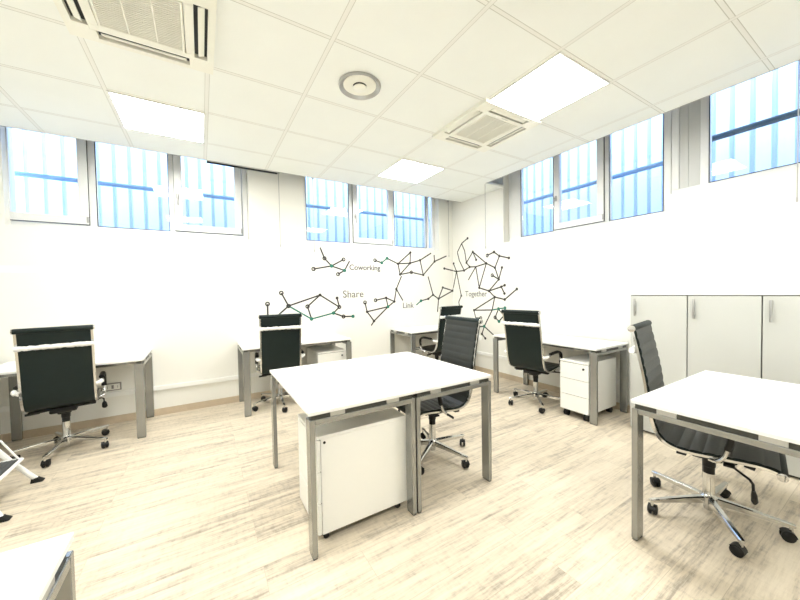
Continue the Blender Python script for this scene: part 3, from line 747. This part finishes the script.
NL = {'share': 'black and green line drawing with ring nodes under the word Share, behind a chair',
      'cow': 'small black star-shaped line drawing left of the word Coworking',
      'kite': 'black line drawing of kite shapes right of the word Coworking, below the window',
      'link': 'black line drawing of a triangle left of the word Link',
      'corner': 'black line drawing running to the room corner, right of the word Link',
      'tog': 'big black line drawing around the word Together on the right wall'}
for k, o in NETS.items():
    pts = o['R'] + o['D'] + o['GD'] + [(q[0], q[1], q[2]) for q in o['L']]
    wl0, a0, z0 = pts[0]
    root = tag(empty('wall_drawing', w2(wl0, a0, z0, 0)), NL[k], 'wall decal', 'line drawings on the walls'); inv = Vector(root.location)
    def put(name, bm, m, lab=None):
        bmesh.ops.translate(bm, verts=bm.verts[:], vec=-inv)
        ob = link(name, bm, m, root)
        if lab: ob['label'] = lab
    bm = bmesh.new()
    for q in o['L']: ribbon(bm, *q, .0205)
    put('line', bm, M['ink'])
    if o['G']:
        bm = bmesh.new()
        for q in o['G']: ribbon(bm, *q, .0205)
        put('line', bm, M['green'], 'green lines')
    for (wl, a, z) in o['R']:
        bm = bmesh.new(); dot(bm, wl, a, z, .031, .014); put('node', bm, M['ink'], 'black ring node')
    for (wl, a, z) in o['D']:
        bm = bmesh.new(); dot(bm, wl, a, z, .022); put('node', bm, M['ink'])
    for (wl, a, z) in o['GD']:
        bm = bmesh.new(); dot(bm, wl, a, z, .026); put('node', bm, M['green'], 'green node')
def word(txt, wl, a, z, width, tilt=0., label=''):
    cu = bpy.data.curves.new('t', 'FONT'); cu.body = txt; cu.size = 1; cu.extrude = .0; cu.offset = .022 if txt == 'Coworking' else .006; cu.resolution_u = 4
    ob = bpy.data.objects.new('t', cu); COL.objects.link(ob)
    bpy.context.view_layer.update()
    me = bpy.data.meshes.new_from_object(ob.evaluated_get(bpy.context.evaluated_depsgraph_get()))
    bpy.data.objects.remove(ob); bpy.data.curves.remove(cu)
    x0 = min(v.co.x for v in me.vertices); x1 = max(v.co.x for v in me.vertices); k = width / (x1 - x0)
    bm = bmesh.new(); bm.from_mesh(me); bpy.data.meshes.remove(me)
    for v in bm.verts: v.co = Vector(((v.co.x - x0) * k, v.co.y * k, 0))
    r = bmesh.ops.extrude_face_region(bm, geom=bm.faces[:])
    for v in [g for g in r['geom'] if isinstance(g, bmesh.types.BMVert)]: v.co.z += .0016
    if wl == 'b': mt = Matrix(((1, 0, 0), (0, 0, -1), (0, 1, 0)))
    else: mt = Matrix(((0, 0, -1), (-1, 0, 0), (0, 1, 0)))
    bmesh.ops.rotate(bm, verts=bm.verts[:], matrix=Matrix.Rotation(tilt, 3, 'Z')); 
    for v in bm.verts: v.co = mt @ v.co
    o = link('wall_word', bm, M['text'], loc=w2(wl, a, z, .0004))
    tag(o, label, 'lettering', 'grey words on the walls')
word('Coworking', 'b', 1.225, 1.69, .525, 0, 'grey wall lettering reading Coworking, below the small window')
word('Share', 'b', 1.113, 1.275, .335, 0, 'grey wall lettering reading Share')
word('Link', 'b', 2.157, 1.075, .215, 0, 'grey wall lettering reading Link')
word('Together', 'r', 3.06, 1.245, .50, 0, 'grey wall lettering reading Together on the right wall')

# ------------------------------------------------------------------ wall socket behind the left desk
root = tag(empty('wall_socket', (-1.515, YB, .39)), 'small cream wall socket plate under the desk below the long window', 'socket')
link('plate', bx((-.072, -.010, -.042), (.072, 0, .042), .003), M['sockgrey'], root)
link('insert', bx((-.060, -.012, -.030), (.060, -.0101, .030), .001), M['socket'], root)
for q in (-.042, 0, .042):
    bm = bmesh.new(); box(bm, (q - .010, -.0145, -.020), (q + .010, -.0121, .020), .001)
    ins = link('module', bm, M['socket'] if q else M['sockgrey'], root)
    bm = bmesh.new()
    for z in (-.010, 0, .010): tube(bm, [(q, -.0146, z), (q, -.0152, z)], .0028, 8)
    link('socket_hole', bm, M['plastic'], ins)

# ------------------------------------------------------------------ step ladder at the left edge
root = tag(empty('step_ladder', (-1.95, 2.0, 0)), 'white folding step ladder with black ribbed treads at the left edge, by the first chair', 'step ladder')
I = Vector((-1.95, 2.0, 0))
def LL(name, bm, m, par=root, smooth=40):
    bmesh.ops.translate(bm, verts=bm.verts[:], vec=-I); return link(name, bm, m, par, smooth)
for y in (2.245, 1.755):
    yi = 2.10 if y > 2 else 1.90
    bm = bmesh.new(); tube(bm, [(-1.755, y, .02), (-1.86, 2 + (y - 2) * .80, .20), (-2.10, 2 + (y - 2) * .72, .60), (-2.16, 2 + (y - 2) * .70, .72)], .0165, 12, flat=.75)
    lg = LL('front_leg', bm, M['ladderw'])
    bm = bmesh.new(); box(bm, (-.034, -.024, 0), (.034, .024, .034), .006)
    for v in bm.verts:
        if v.co.z > .02: v.co.x = v.co.x * .55 - .012; v.co.y *= .75
    bmesh.ops.translate(bm, verts=bm.verts[:], vec=(-1.748, y, 0))
    LL('rubber_foot', bm, M['plastic'], lg)
    bm = bmesh.new(); tube(bm, [(-2.275, y, .02), (-2.19, 2 + (y - 2) * .8, .45), (-2.17, 2 + (y - 2) * .7, .60)], .0125, 12)
    lg = LL('rear_leg', bm, M['ladderw'])
    bm = bmesh.new(); tube(bm, [(-2.277, y, 0), (-2.272, y, .04)], [.019, .0165], 12); LL('rubber_foot', bm, M['plastic'], lg)
for (x0, x1, y0, y1, z) in ((-2.02, -1.79, 1.835, 2.150, .222), (-2.29, -2.08, 1.86, 2.14, .462)):
    bm = bmesh.new(); frame = [(x0, y0, z), (x1, y0, z), (x1, y1, z), (x0, y1, z), (x0, y0, z)]
    for a, b in zip(frame, frame[1:]): tube(bm, [a, b], .011, 10)
    st = LL('step', bm, M['ladderw'])
    bm = bmesh.new(); box(bm, (x0 + .011, y0 + .011, z - .008), (x1 - .011, y1 - .011, z + .007), .001)
    for q in range(9):
        u = x0 + .02 + (x1 - x0 - .04) * q / 8; box(bm, (u - .004, y0 + .015, z + .007), (u + .004, y1 - .015, z + .010))
    LL('tread', bm, M['tread'], st)
for y in (2.142, 1.845):
    bm = bmesh.new(); tube(bm, [(-1.80, y, .222), (-1.88, y, .372), (-2.10, y, .60)], .0065, 8)
    LL('stay', bm, M['ladderw'])
bm = bmesh.new(); tube(bm, catmull([(-2.16, 2.17, .60), (-2.17, 2.17, .86), (-2.17, 2.12, .93), (-2.17, 1.88, .93), (-2.17, 1.83, .86), (-2.16, 1.83, .60)], 8), .0125, 10)
LL('handrail', bm, M['ladderw'])

# ------------------------------------------------------------------ light
w = bpy.data.worlds.new('sky'); SC.world = w; w.use_nodes = True
bg = w.node_tree.nodes['Background']; bg.inputs['Color'].default_value = (.78, .89, 1., 1); bg.inputs['Strength'].default_value = 3.9
SC.view_settings.view_transform = 'Standard'; SC.view_settings.look = 'None'
SC.view_settings.exposure = 1.12; SC.view_settings.gamma = 1.; SC.view_settings.use_curve_mapping = False
